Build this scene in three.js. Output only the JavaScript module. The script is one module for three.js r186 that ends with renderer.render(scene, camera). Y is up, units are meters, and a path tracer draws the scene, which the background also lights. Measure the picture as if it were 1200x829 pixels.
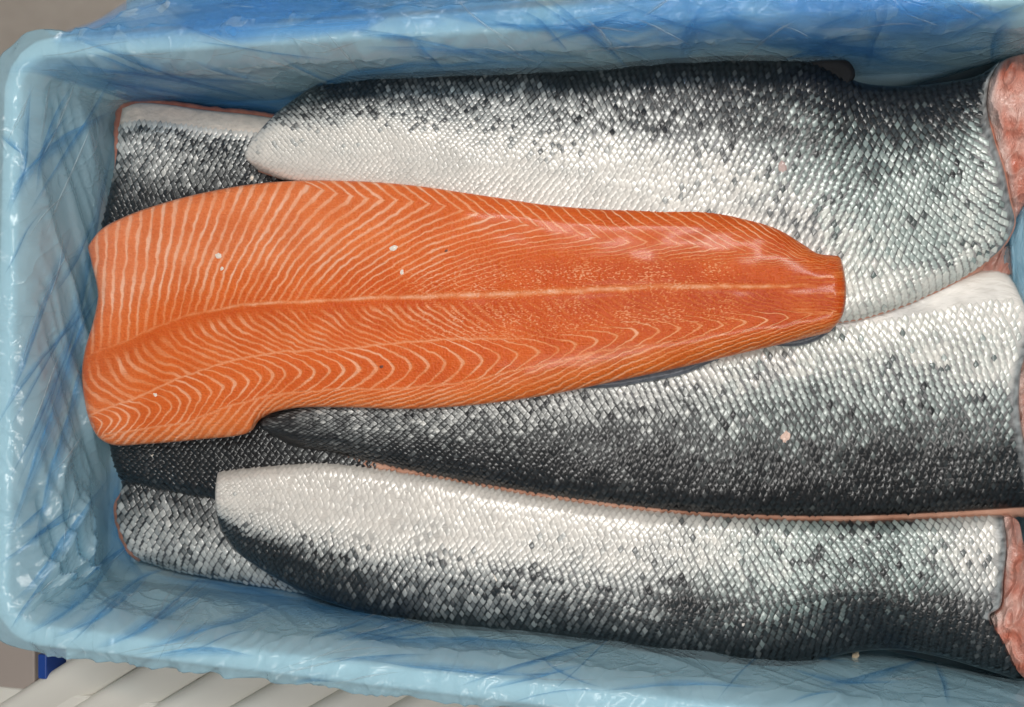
import * as THREE from 'three';
import { mergeGeometries } from 'three/addons/utils/BufferGeometryUtils.js';
import { RoundedBoxGeometry } from 'three/addons/geometries/RoundedBoxGeometry.js';
import { ImprovedNoise } from 'three/addons/math/ImprovedNoise.js';
import { MeshBVH, acceleratedRaycast } from 'three-mesh-bvh';
import { RectAreaLightUniformsLib } from 'three/addons/lights/RectAreaLightUniformsLib.js';

// ------------------------------------------------------------------ camera, light, exposure
const scene = new THREE.Scene();
const TILT = THREE.MathUtils.degToRad(13), DIST = 0.66, HALF = 414.5, FOCAL = 1026;
const camera = new THREE.PerspectiveCamera(THREE.MathUtils.radToDeg(2 * Math.atan(HALF / FOCAL)), 1200 / 829, 0.05, 20);
const FWD = new THREE.Vector3(-Math.sin(TILT), -Math.cos(TILT), 0), RIGHT = new THREE.Vector3(Math.cos(TILT), -Math.sin(TILT), 0);
const EYE = new THREE.Vector3(0, 0.09, 0).addScaledVector(FWD, -DIST);
camera.position.copy(EYE); camera.up.set(0, 0, -1); camera.lookAt(EYE.clone().add(FWD)); camera.updateMatrixWorld(true);
scene.background = new THREE.Color().setRGB(0.12, 0.124, 0.128);          // dim pale room all round
const renderer = new THREE.WebGLRenderer({ antialias: true });
renderer.setSize(1200, 829);
renderer.toneMapping = THREE.LinearToneMapping; renderer.toneMappingExposure = 1.10;
renderer.shadowMap.enabled = true;
RectAreaLightUniformsLib.init();
const LAMPS = [   // ceiling fittings over the counter: place, size, radiance
  { p: [0.15, 2.0, -0.85], s: [1.5, 0.22], i: 27.0 },
  { p: [0.25, 2.0, 0.55], s: [1.5, 0.22], i: 15.0 },
];

// ------------------------------------------------------------------ helpers
const { lerp, clamp, smoothstep } = THREE.MathUtils;
function rng(seed) { let a = seed >>> 0; return () => { a = (a + 0x6D2B79F5) | 0; let t = Math.imul(a ^ (a >>> 15), 1 | a); t = (t + Math.imul(t ^ (t >>> 7), 61 | t)) ^ t; return ((t ^ (t >>> 14)) >>> 0) / 4294967296; }; }
const IN = new ImprovedNoise();
const noise = (x, y, z = 0.5) => IN.noise(x + 37.3, y + 11.7, z);
const fbm = (x, y, z = 0.5, o = 4) => { let s = 0, a = 0.5; for (let i = 0; i < o; i++) { s += a * noise(x, y, z + i * 7.1); x *= 2.03; y *= 2.03; a *= 0.5; } return s; };
// the point at height y under sheet coordinates (u right, v down, in units of about 0.6 mm on the fish)
function at(u, v, y, out = new THREE.Vector3()) {
  const a = (u - 600) / FOCAL, b = (v - HALF) / FOCAL;
  const dx = FWD.x + RIGHT.x * a, dy = FWD.y + RIGHT.y * a, k = (y - EYE.y) / dy;
  return out.set(EYE.x + dx * k, y, EYE.z + b * k);
}
const names = {};
const numbered = (n) => { const k = names[n] = (names[n] ?? -1) + 1; return k ? n + '_' + String(k).padStart(3, '0') : n; };
function tag(o, label, category, group) { o.userData.label = label; o.userData.category = category; if (group) o.userData.group = group; return o; }
function thing(name, label, category, pos = [0, 0, 0], group) { const g = new THREE.Group(); g.name = numbered(name); g.position.set(...pos); scene.add(g); return tag(g, label, category, group); }
function part(name, geo, mat, parent, label) {
  const m = new THREE.Mesh(geo, mat); m.name = name; m.castShadow = m.receiveShadow = true;
  if (parent.position && parent !== scene) geo.translate(-parent.position.x, -parent.position.y, -parent.position.z);
  if (label) m.userData.label = label; parent.add(m); return m;
}
function table(keys, x) {   // piecewise linear through [x, y] pairs
  if (x <= keys[0][0]) return keys[0][1];
  for (let i = 1; i < keys.length; i++) if (x <= keys[i][0]) { const [a, p] = keys[i - 1], [b, q] = keys[i]; return p + (q - p) * (x - a) / (b - a); }
  return keys[keys.length - 1][1];
}
function dataTex(w, h, fill, srgb, repeat) {
  const d = new Uint8Array(w * h * 4), c = [0, 0, 0];
  for (let j = 0; j < h; j++) for (let i = 0; i < w; i++) { fill(i / w, j / h, c); const k = (j * w + i) * 4; d[k] = clamp(c[0], 0, 1) * 255; d[k + 1] = clamp(c[1], 0, 1) * 255; d[k + 2] = clamp(c[2], 0, 1) * 255; d[k + 3] = 255; }
  const t = new THREE.DataTexture(d, w, h); t.magFilter = THREE.LinearFilter; t.minFilter = THREE.LinearFilter;
  if (srgb) t.colorSpace = THREE.SRGBColorSpace;
  if (repeat) t.wrapS = t.wrapT = THREE.RepeatWrapping;
  t.needsUpdate = true; return t;
}
const rgb = (r, g, b) => new THREE.Color().setRGB(r, g, b);

// ------------------------------------------------------------------ Coons patches
const NE = 240;
function edge(pts) {
  const c = new THREE.CatmullRomCurve3(pts.map(([x, y]) => new THREE.Vector3(x, y, 0)), false, 'centripetal'); c.arcLengthDivisions = 800;
  return c.getSpacedPoints(NE).map((p) => [p.x, p.y]);
}
const pick = (e, s, k) => { const f = clamp(s, 0, 1) * NE, i = Math.min(NE - 1, Math.floor(f)); return e[i][k] + (e[i + 1][k] - e[i][k]) * (f - i); };
function patch(def) {   // four outlines: top and bottom run left to right, left and right run top to bottom
  const T = edge(def.top), B = edge(def.bottom), L = edge(def.left ?? [def.top[0], def.bottom[0]]), R = edge(def.right ?? [def.top.at(-1), def.bottom.at(-1)]);
  const C = (s, t, k) => (1 - t) * pick(T, s, k) + t * pick(B, s, k) + (1 - s) * pick(L, t, k) + s * pick(R, t, k)
    - ((1 - s) * (1 - t) * T[0][k] + s * (1 - t) * T[NE][k] + (1 - s) * t * B[0][k] + s * t * B[NE][k]);
  const W = (s) => Math.hypot(pick(T, s, 0) - pick(B, s, 0), pick(T, s, 1) - pick(B, s, 1));
  const Ln = (t) => Math.hypot(pick(L, t, 0) - pick(R, t, 0), pick(L, t, 1) - pick(R, t, 1));
  const g = (q) => q > 0 ? 1 - Math.sqrt(Math.max(0, 1 - q * q)) : 0;
  const rd = def.round ?? {};   // edge: [reach, drop in m]
  const height = (s, t) => {
    const x = C(s, t, 0), y = C(s, t, 1), w = W(s), l = Ln(t);
    let h = def.base + (def.slopeS ?? 0) * (s - 0.5) + (def.slopeT ?? 0) * (t - 0.5) + (def.crown ?? 0) * Math.pow(Math.max(0, Math.sin(Math.PI * clamp(t, 0, 1))), 0.8);
    if (def.lump) h += def.lump * fbm(x / 130, y / 90, def.seed ?? 0.3, 3);
    if (def.extra) h += def.extra(s, t, x, y);
    if (rd.top) h -= rd.top[1] * g(1 - t * w / rd.top[0]);
    if (rd.bottom) h -= rd.bottom[1] * g(1 - (1 - t) * w / rd.bottom[0]);
    if (rd.left) h -= rd.left[1] * g(1 - s * l / rd.left[0]);
    if (rd.right) h -= rd.right[1] * g(1 - (1 - s) * l / rd.right[0]);
    return h;
  };
  const P = (s, t, out) => at(C(s, t, 0), C(s, t, 1), height(s, t), out);
  return { C, W, Ln, P, height, T, B, L, R };
}
// the upper face of a patch as a mesh; color(s, t, [r, g, b]) gives vertex colours
function sheet(p, ns, nt, color, tuck = 0) {
  const pos = [], uv = [], col = [], idx = [], v = new THREE.Vector3(), c = [1, 1, 1];
  const warp = (x) => { const y = x * 2 - 1; return 0.5 + 0.5 * Math.sign(y) * (1 - Math.pow(1 - Math.abs(y), 1.35)); };   // finer towards the edges
  const ss = [], ts = [];
  for (let i = 0; i <= ns; i++) ss.push(lerp(i / ns, warp(i / ns), 0.5));
  for (let j = 0; j <= nt; j++) ts.push(lerp(j / nt, warp(j / nt), 0.7));
  for (let j = 0; j <= nt; j++) for (let i = 0; i <= ns; i++) {
    const s = ss[i], t = ts[j];
    p.P(s, t, v);
    pos.push(v.x, v.y, v.z); uv.push(s, 1 - t);
    if (color) { color(s, t, c); col.push(c[0], c[1], c[2]); }
  }
  for (let j = 0; j < nt; j++) for (let i = 0; i < ns; i++) { const a = j * (ns + 1) + i, b = a + ns + 1; idx.push(a, b, a + 1, a + 1, b, b + 1); }
  if (tuck) {   // the rim turns under, so the sheet has a thickness at its edge
    const loop = []; for (let i = 0; i < ns; i++) loop.push(i); for (let j = 0; j < nt; j++) loop.push(j * (ns + 1) + ns); for (let i = ns; i > 0; i--) loop.push(nt * (ns + 1) + i); for (let j = nt; j > 0; j--) loop.push(j * (ns + 1));
    const base = pos.length / 3;
    for (const a of loop) { pos.push(pos[a * 3], pos[a * 3 + 1] - tuck, pos[a * 3 + 2]); uv.push(uv[a * 2], uv[a * 2 + 1]); if (color) col.push(col[a * 3], col[a * 3 + 1], col[a * 3 + 2]); }
    for (let k = 0; k < loop.length; k++) { const n = (k + 1) % loop.length; idx.push(loop[k], loop[n], base + k, loop[n], base + n, base + k); }
  }
  const g = new THREE.BufferGeometry();
  g.setAttribute('position', new THREE.Float32BufferAttribute(pos, 3)); g.setAttribute('uv', new THREE.Float32BufferAttribute(uv, 2));
  if (color) g.setAttribute('color', new THREE.Float32BufferAttribute(col, 3));
  g.setIndex(idx); g.computeVertexNormals(); return g;
}
// what lies under that face: sides that may stand out beyond it, and a floor. out(s, t) = how far the flesh shows past the edge
function underside(p, n, thick, out, color) {
  const loop = [];   // [s, t] round the edge
  for (let i = 0; i < n; i++) loop.push([i / n, 0]); const m = Math.round(n / 3);
  for (let i = 0; i < m; i++) loop.push([1, i / m]); for (let i = n; i > 0; i--) loop.push([i / n, 1]); for (let i = m; i > 0; i--) loop.push([0, i / m]);
  const q = loop.map(([s, t]) => [p.C(s, t, 0), p.C(s, t, 1), p.height(s, t)]), N = q.length;
  const pos = [], col = [], idx = [], v = new THREE.Vector3(), c = [1, 1, 1];
  const rings = [[-0.5, -0.0012, 0], [0, -0.0022, 0.55], [0, -0.005, 1], [0, -thick * 0.55, 0.9], [-6, -thick, 0.2]];
  rings.forEach(([inset, dy, share], r) => {
    for (let k = 0; k < N; k++) {
      const a = q[(k + N - 1) % N], b = q[(k + 1) % N], d = Math.hypot(b[0] - a[0], b[1] - a[1]) || 1;
      const nx = (b[1] - a[1]) / d, ny = -(b[0] - a[0]) / d, [s, t] = loop[k];
      const e = inset + share * out(s, t) * (1 + 0.35 * noise(q[k][0] / 9, q[k][1] / 9, r * 0.4));
      at(q[k][0] + nx * e, q[k][1] + ny * e, q[k][2] + dy, v); pos.push(v.x, v.y, v.z);
      color(q[k][0], q[k][1], r / 4, c); col.push(c[0], c[1], c[2]);
    }
  });
  for (let r = 0; r < rings.length - 1; r++) for (let k = 0; k < N; k++) { const n2 = (k + 1) % N; idx.push(r * N + k, r * N + n2, (r + 1) * N + k, r * N + n2, (r + 1) * N + n2, (r + 1) * N + k); }
  const last = (rings.length - 1) * N, mid = pos.length / 3;
  at(p.C(0.5, 0.5, 0), p.C(0.5, 0.5, 1), p.height(0.5, 0.5) - thick - 0.004, v); pos.push(v.x, v.y, v.z); col.push(...c);
  for (let k = 0; k < N; k++) idx.push(last + k, last + (k + 1) % N, mid);
  const g = new THREE.BufferGeometry();
  g.setAttribute('position', new THREE.Float32BufferAttribute(pos, 3)); g.setAttribute('color', new THREE.Float32BufferAttribute(col, 3));
  g.setIndex(idx); g.computeVertexNormals(); return g;
}

// ------------------------------------------------------------------ materials
const M = {};
const fineBump = dataTex(512, 512, (u, v, c) => { const n = 0.5 + 0.9 * fbm(u * 60, v * 60, 2.2, 3); c[0] = c[1] = c[2] = n; }, false, true);
M.skin = new THREE.MeshPhysicalMaterial({ vertexColors: true, bumpMap: fineBump, bumpScale: 0.0006, roughness: 0.38, clearcoat: 0.35, clearcoatRoughness: 0.25 });
M.scale = new THREE.MeshPhysicalMaterial({ vertexColors: true, roughness: 0.32, metalness: 0.15, clearcoat: 0.5, clearcoatRoughness: 0.16 });
M.flesh = new THREE.MeshPhysicalMaterial({ vertexColors: true, roughness: 0.42, clearcoat: 0.3, clearcoatRoughness: 0.25 });
M.cut = new THREE.MeshPhysicalMaterial({ vertexColors: true, roughness: 0.42, clearcoat: 0.45, clearcoatRoughness: 0.2, bumpMap: fineBump, bumpScale: 0.0008 });
M.tub = new THREE.MeshStandardMaterial({ color: rgb(0.86, 0.86, 0.83), roughness: 0.6 });

// ------------------------------------------------------------------ the tub and what stands round it
const YR = 0.150, YF = 0.012;                                   // rim and inner floor
const RC = 0.026;
const YAW = THREE.MathUtils.degToRad(1.6), CY = Math.cos(YAW), SY = Math.sin(YAW);   // the tub stands a little askew
const local = (u, v, y) => { const p = at(u, v, y); return [p.x * CY + p.z * SY, -p.x * SY + p.z * CY]; };
const OUT = 0.0215, xl = local(-12, 400, YR)[0] + OUT, xr = local(1228, 300, 0.085)[0] + 0.016, zt = local(240, 23, YR)[1] + OUT, zb = local(300, 797, YR)[1] - OUT;
const rectPoint = (() => {   // a point on the rounded inner outline of the rim, moved outwards by o; m = metres along it from the top left corner, clockwise
  const w = xr - xl - 2 * RC, h = zb - zt - 2 * RC, q = RC * Math.PI / 2, total = 2 * (w + h) + 4 * q;
  const f = (m, o, out) => {
    m = ((m % total) + total) % total;
    const r = Math.max(RC + o, 0.007), k = Math.min(0, RC + o - 0.007);   // below that the corner centres move in too
    const X0 = xl + RC - k, X1 = xr - RC + k, Z0 = zt + RC - k, Z1 = zb - RC + k; let a;
    const seg = [w, q, h, q, w, q, h, q]; let i = 0; while (i < 7 && m > seg[i]) { m -= seg[i]; i++; }
    const u = Math.min(1, m / seg[i]);
    if (i === 0) return out.set(lerp(X0, X1, u), 0, Z0 - r);
    if (i === 2) return out.set(X1 + r, 0, lerp(Z0, Z1, u));
    if (i === 4) return out.set(lerp(X1, X0, u), 0, Z1 + r);
    if (i === 6) return out.set(X0 - r, 0, lerp(Z1, Z0, u));
    const [cx, cz, s] = i === 1 ? [X1, Z0, -90] : i === 3 ? [X1, Z1, 0] : i === 5 ? [X0, Z1, 90] : [X0, Z0, 180];
    a = (s + 90 * u) * Math.PI / 180; return out.set(cx + r * Math.cos(a), 0, cz + r * Math.sin(a));
  };
  const turned = (m, o, out) => { f(m, o, out); const x = out.x, z = out.z; return out.set(x * CY - z * SY, 0, x * SY + z * CY); };
  turned.total = total; turned.w = w; turned.h = h; turned.q = q; return turned;
})();
function sweep(profile, nm, disp) {   // profile: [outwards, height] rows swept round the rim outline
  const pos = [], uv = [], idx = [], v = new THREE.Vector3(), nb = profile.length; let len = 0;
  const b = profile.map((p, i) => (len += i ? Math.hypot(p[0] - profile[i - 1][0], p[1] - profile[i - 1][1]) : 0));
  for (let j = 0; j < nb; j++) for (let i = 0; i <= nm; i++) {
    const m = rectPoint.total * (i / nm - 1) + rectPoint.w + 1.5 * rectPoint.q; let [o, y] = profile[j];
    if (disp) [o, y] = disp(m, b[j], o, y, j);
    rectPoint(m, o, v); pos.push(v.x, y, v.z); uv.push(m / 0.3, b[j] / 0.3);
  }
  for (let j = 0; j < nb - 1; j++) for (let i = 0; i < nm; i++) { const a = j * (nm + 1) + i, c = a + nm + 1; idx.push(a, a + 1, c, a + 1, c + 1, c); }
  const g = new THREE.BufferGeometry(); g.setAttribute('position', new THREE.Float32BufferAttribute(pos, 3)); g.setAttribute('uv', new THREE.Float32BufferAttribute(uv, 2)); g.setIndex(idx); g.computeVertexNormals(); return g;
}
const YG = -0.03;                                               // counter under the tub
{
  const cm = new THREE.MeshStandardMaterial({ roughness: 0.55, map: dataTex(512, 512, (u, v, c) => { const n = 0.03 * fbm(u * 8, v * 40, 1.1) + 0.02 * noise(u * 200, v * 200); c[0] = 0.60 + n; c[1] = 0.565 + n; c[2] = 0.53 + n; }, true, true) });
  const counter = new THREE.Mesh(new THREE.BoxGeometry(2.6, 0.06, 2.2), cm); counter.position.set(0, YG - 0.03, 0); counter.name = 'floor'; counter.receiveShadow = true;
  counter.userData = { kind: 'structure', label: 'taupe grey work surface under the tub' }; scene.add(counter);

  const tub = thing('fish_tub', 'long white plastic fish tub with a rounded rim, wrapped in the blue liner', 'tub', [0, YG, 0]);
  const inner = [], outer = [];
  for (let i = 0; i <= 10; i++) inner.push([lerp(-0.004, -0.001, i / 10), lerp(YF, YR - 0.004, i / 10)]);
  part('wall', sweep([...inner, [0.003, YR - 0.0005], [0.008, YR], [0.014, YR - 0.001], [0.0175, YR - 0.004], [0.018, YR - 0.012], [0.0178, YR - 0.022], [0.012, YR - 0.026], [0.006, YR - 0.09], [-0.008, YG + 0.004], [-0.012, YG + 0.001]], 260), M.tub, tub);
  const fl = new THREE.BoxGeometry(xr - xl - 0.05, 0.012, zb - zt - 0.05); fl.translate((xl + xr) / 2, YF - 0.006, (zt + zb) / 2); fl.rotateY(-YAW);
  part('base', fl, M.tub, tub);
}

// ------------------------------------------------------------------ the blue film
const crinkle = dataTex(1024, 1024, (u, v, c) => {
  const w = fbm(u * 6, v * 6, 3.3, 3), area = smoothstep(fbm(u * 7, v * 7, 8.3, 2), -0.08, 0.22);
  const r1 = Math.max(0, 1 - Math.abs(noise(u * 12 + w * 1.5, v * 7 + w, 1.7)) * 2), r2 = Math.max(0, 1 - Math.abs(noise(u * 26 + w * 3, v * 20 - w * 2, 5.2)) * 2), r3 = Math.max(0, 1 - Math.abs(noise(u * 60 - w * 3, v * 52 + w * 4, 7.2)) * 2);
  c[0] = c[1] = c[2] = 0.25 + 0.36 * r1 ** 9 + area * (0.24 * r2 ** 6 + 0.15 * r3 ** 4) + 0.1 * w;
}, false, true);
crinkle.wrapS = crinkle.wrapT = THREE.MirroredRepeatWrapping;
const film = (t, r, o = {}) => new THREE.MeshPhysicalMaterial({ color: rgb(...t), transmission: r, thickness: 0, roughness: 0.17, ior: 1.45, specularIntensity: 0.8, side: THREE.DoubleSide, bumpMap: crinkle, bumpScale: 0.0015, ...o });
// gathered film: dense along the middle of a pleat, thinning out to single film at its sides and ends
const gather = dataTex(128, 64, (u, v, c) => { const a = smoothstep(v, 0.02, 0.2) * Math.pow(1 - v, 1.1) * 1.1 * Math.pow(Math.sin(Math.PI * clamp(u, 0, 1)), 0.7); c[0] = c[1] = c[2] = 0.85 * a * (0.85 + 0.5 * noise(u * 14, v * 7, 2)); });
M.film = film([0.645, 0.865, 0.965], 0.72);
M.thick = film([0.14, 0.45, 0.88], 0.40, { alphaMap: gather, transparent: true });
M.crease_glint = film([0.80, 0.92, 0.96], 0.30, { alphaMap: gather, transparent: true });  // raised film creases, whitened to paint in the highlights they catch
M.fold = film([0.17, 0.50, 0.84], 0.58, { alphaMap: gather, transparent: true });
const MW = rectPoint.w, MQ = rectPoint.q, MH = rectPoint.h;
const mOfTop = (x) => x - (xl + RC);
function ridged(x, y, z, p) { return Math.pow(Math.max(0, 1 - Math.abs(noise(x, y, z)) * 2.4), p); }
const linerParts = {};
{
  const prof = [];
  const key = [[-0.16, YF + 0.004], [-0.045, YF + 0.005], [-0.020, YF + 0.010], [-0.0055, YF + 0.03], [-0.0045, YR - 0.026], [-0.0042, YR - 0.009], [0.0005, YR + 0.0008], [0.008, YR + 0.0034], [0.0165, YR + 0.001], [0.0205, YR - 0.008], [0.022, YR - 0.03], [0.022, 0.03]];
  const cnt = [6, 6, 8, 42, 5, 5, 6, 6, 8, 10, 14];
  key.forEach((k, i) => { if (i) for (let j = 0; j < cnt[i - 1]; j++) prof.push([lerp(key[i - 1][0], k[0], j / cnt[i - 1]), lerp(key[i - 1][1], k[1], j / cnt[i - 1])]); });
  prof.push(key.at(-1));
  const rimB = 6 + 6 + 8 + 42 + 10 + 6 + 6;   // row where the outside begins
  const flapKeys = [[0.0, 0], [0.05, 0.012], [0.10, 0.026], [0.16, 0.030], [0.22, 0.018], [0.30, 0.015], [0.34, 0.02], [0.40, 0.06], [0.75, 0.07]];
  const liner = thing('plastic_liner', 'translucent blue plastic film lining the tub, creased and folded over its rim', 'liner', [0, 0, 0]);
  const geo = sweep(prof, 1150, (mm, b, o, y, j) => {
    const m = mm < 0 ? mm + rectPoint.total : mm, top = m < MW + MQ * 1.5 ? smoothstep(m, 0.0, 0.08) : 0;
    const bot = m > MW + MQ * 1.5 + MH && m < 2 * MW + 2.2 * MQ + MH ? 1 : 0;
    const wall = smoothstep(j, 22, 44) * (1 - smoothstep(j, 58, 76)) * (m < MW + MQ ? 0.35 : bot ? 0.45 : 1), rimW = smoothstep(j, 58, 72) * (1 - smoothstep(j, 84, 96));
    const base = 1 - smoothstep(j, 12, 40);
    const bl = Math.exp(-Math.pow((m - (MW * 2 + MQ * 2.5 + MH)) / 0.16, 2)) ;             // loose film at the lower left corner
    let d = 0.0015;
    o += 0.0028 * (j > 60 ? 1 : 0) * fbm(mm * 7, 0.4, 6.6, 2);
    const side = m > 2 * MW + 2 * MQ + MH || m < 0.02 ? 1 : 0, lean = side ? -2.2 : bot ? 1.2 : 0.5;   // folds lean with the pull of the film
    const q = mm + lean * b + 0.02 * noise(mm * 14, b * 14, 8.8);
    d += rimW * 1.6 * (0.0026 * ridged(mm * 24 + b * 12, b * 14, 4.9, 1.2) + 0.0020 * ridged(mm * 64 - b * 44 + noise(mm * 30, b * 30, 3), b * 36, 6.9, 1.2) + 0.0012 * (0.5 + fbm(mm * 30, b * 30, 1.9, 2)));
    d += (wall + base * 0.2) * 0.007 * (0.5 + 0.9 * fbm(mm * 8, b * 6, 4.2, 2));
    d += (wall * 0.9 + 0.12) * 0.0085 * ridged(q * 13, b * 3.0, 1.3, 1.15) * (0.55 + bl * 0.8);
    d += (wall * 0.9 + 0.12) * 0.0042 * ridged(q * 29, b * 8 + 3, 2.9, 1.1) * (0.5 + bl);
    d += (wall + 0.08) * 0.0016 * ridged(q * 80 + noise(mm * 20, b * 20, 4) , b * 18 + 3, 5.9, 1.1) * (0.4 + bl);
    d += bl * wall * 0.009 * ridged(mm * 17 + b * 12, b * 22 - m * 8, 7.7, 1.2);
    d += 0.0004 * fbm(mm * 120, b * 100, 6.1, 2);
    if (j > rimB && top > 0) {                                                              // along the far side the film stands out beyond the rim
      const k = (j - rimB) / (prof.length - 1 - rimB), f = table(flapKeys, m) * (1 + 0.25 * noise(mm * 30, 0.3, 9.1)) + 0.003;
      const oo = 0.0165 + f * k, yy = YR + 0.002 + 0.012 * Math.sin(k * 2.4) * noise(mm * 17, k * 1.5, 3.4) + 0.006 * k + 0.006 * k * ridged(mm * 40, k * 2, 5.5, 2) + 0.001 * noise(mm * 120, k * 9, 4);
      return [lerp(o, oo, top), lerp(y, yy, top)];
    }
    if (j < 14) return [o, y + Math.abs(d) * 0.7];
    if (j > 66) return [o + d * lerp(-0.6, 0.4, smoothstep(j, 66, 80)), y + d * 0.6];
    return [o - d, y + d * 0.25];
  });
  const filmMesh = part('film', geo, M.film, liner);
  linerParts.thing = liner; linerParts.film = filmMesh;
  // gathered pleats: further film layers on the first; pale ribbons paint in crease highlights
  geo.boundsTree = new MeshBVH(geo); filmMesh.raycast = acceleratedRaycast;
  const caster = new THREE.Raycaster(); caster.firstHitOnly = true; scene.updateMatrixWorld(true);
  const hit = (u, v) => { const d = at(u, v, 0.05).sub(EYE).normalize(); caster.set(EYE, d); const h = caster.intersectObject(filmMesh)[0]; return h ? h.point.addScaledVector(d, -0.0016) : null; };
  const pleats = [   // [points, width in sheet units, lift]
    [[[2, 82], [40, 76], [100, 84], [170, 100], [260, 112], [340, 120], [400, 108]], 24],
    [[[120, 100], [220, 122], [320, 126], [420, 92], [560, 80], [700, 76]], 12],
    [[[90, 44], [180, 24], [280, 8], [420, 12]], 44],
    [[[60, 52], [140, 32], [240, 16], [340, 12]], 46, 0], [[[70, 46], [160, 24], [260, 10], [360, 6]], 50, 1], [[[200, 22], [320, 14], [460, 12]], 46, 1],
    [[[300, 4], [420, 14], [520, 12], [640, 8]], 34],
    [[[660, 52], [760, 60], [860, 40], [960, 60], [1060, 84], [1150, 80]], 22],
    [[[640, 14], [760, 20], [880, 20], [1000, 30]], 50],
    [[[880, 20], [1000, 30], [1100, 40], [1195, 30]], 60],
    [[[134, 530], [128, 600], [140, 650], [170, 680]], 16],
    [[[170, 676], [280, 700], [400, 722], [520, 744]], 16],
    [[[60, 74], [130, 86], [220, 96], [330, 98]], 6],
    [[[110, 97], [200, 114], [290, 128], [380, 134]], 9],
    [[[136, 128], [100, 150], [60, 178], [28, 210], [6, 250]], 9],
    [[[140, 140], [124, 200], [104, 290], [84, 380], [52, 480], [16, 580]], 7],
    [[[84, 268], [60, 330], [34, 400], [6, 480]], 7],
    [[[116, 300], [96, 390], [70, 470], [38, 560], [6, 640]], 9],
    [[[122, 360], [100, 430], [80, 500], [56, 580], [40, 650]], 8],
    [[[36, 96], [30, 140], [26, 200], [10, 250]], 5],
    [[[0, 158], [14, 168], [30, 182]], 4],
    [[[128, 560], [104, 596], [74, 640], [40, 686], [14, 706]], 8],
    [[[140, 640], [112, 680], [70, 716], [30, 744]], 9],
    [[[178, 670], [140, 700], [100, 728], [60, 748]], 8],
    [[[250, 690], [200, 712], [150, 742], [110, 760]], 9],
    [[[330, 706], [270, 726], [210, 744], [160, 766]], 7],
    [[[196, 672], [290, 690], [380, 702], [440, 728]], 9],
    [[[360, 736], [460, 752], [560, 754], [680, 762]], 8],
    [[[420, 772], [520, 782], [640, 792]], 5],
    [[[300, 770], [240, 764], [170, 772]], 6],
    [[[960, 806], [1010, 796], [1060, 782], [1100, 764]], 5],
    [[[920, 782], [980, 796], [1060, 800]], 4],
    [[[1096, 776], [1108, 800], [1112, 826]], 5],
    [[[700, 810], [800, 800], [900, 806]], 4],
    [[[420, 56], [500, 62], [600, 66], [700, 70]], 9],
    [[[400, 32], [470, 46], [540, 62], [600, 78]], 6],
    [[[500, 12], [600, 16], [700, 18], [800, 14], [920, 8]], 26],
    [[[560, 30], [640, 36], [700, 44], [760, 68]], 10],
    [[[800, 70], [812, 50], [820, 26], [830, 4]], 16],
    [[[840, 8], [880, 32], [940, 46], [1010, 56], [1060, 70]], 18],
    [[[900, 4], [1000, 14], [1100, 18], [1198, 22]], 34],
    [[[1010, 40], [1080, 36], [1150, 24], [1198, 16]], 14],
    [[[1186, 24], [1172, 50], [1164, 80]], 12],
    [[[1040, 0], [1034, 20], [1020, 50], [1016, 84]], 8],
    [[[640, 52], [700, 30], [760, 34], [800, 46]], 6],
    [[[1180, 300], [1186, 330], [1196, 356]], 10],
    [[[1192, 240], [1186, 290], [1190, 330]], 7],
  ];
  const RP = rng(77), rnd = (a, b) => a + (b - a) * RP();
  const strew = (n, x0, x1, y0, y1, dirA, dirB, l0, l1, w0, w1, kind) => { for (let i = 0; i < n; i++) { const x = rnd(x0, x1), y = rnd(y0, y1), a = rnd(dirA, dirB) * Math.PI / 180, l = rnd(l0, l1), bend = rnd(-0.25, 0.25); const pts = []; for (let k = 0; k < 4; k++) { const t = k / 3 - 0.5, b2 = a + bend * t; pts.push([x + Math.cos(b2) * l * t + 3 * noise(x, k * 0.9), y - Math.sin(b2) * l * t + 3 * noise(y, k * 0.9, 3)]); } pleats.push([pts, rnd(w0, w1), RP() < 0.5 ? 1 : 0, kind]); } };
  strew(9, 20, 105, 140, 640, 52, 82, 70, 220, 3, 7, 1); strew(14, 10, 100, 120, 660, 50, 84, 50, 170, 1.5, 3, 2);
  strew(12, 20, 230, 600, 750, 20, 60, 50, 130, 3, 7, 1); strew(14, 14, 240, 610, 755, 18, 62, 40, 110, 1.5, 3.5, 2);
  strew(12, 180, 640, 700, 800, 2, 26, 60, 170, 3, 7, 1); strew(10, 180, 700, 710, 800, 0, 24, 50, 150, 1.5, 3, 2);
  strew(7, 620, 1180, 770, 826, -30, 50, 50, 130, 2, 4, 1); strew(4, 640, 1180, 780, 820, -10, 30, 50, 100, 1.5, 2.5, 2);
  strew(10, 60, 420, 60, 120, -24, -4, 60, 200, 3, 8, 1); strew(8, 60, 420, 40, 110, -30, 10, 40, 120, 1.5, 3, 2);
  strew(16, 400, 1180, 6, 70, -50, 30, 50, 190, 4, 10, 1); strew(18, 300, 1190, 4, 66, -50, 40, 30, 130, 1.5, 4, 2);
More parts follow.
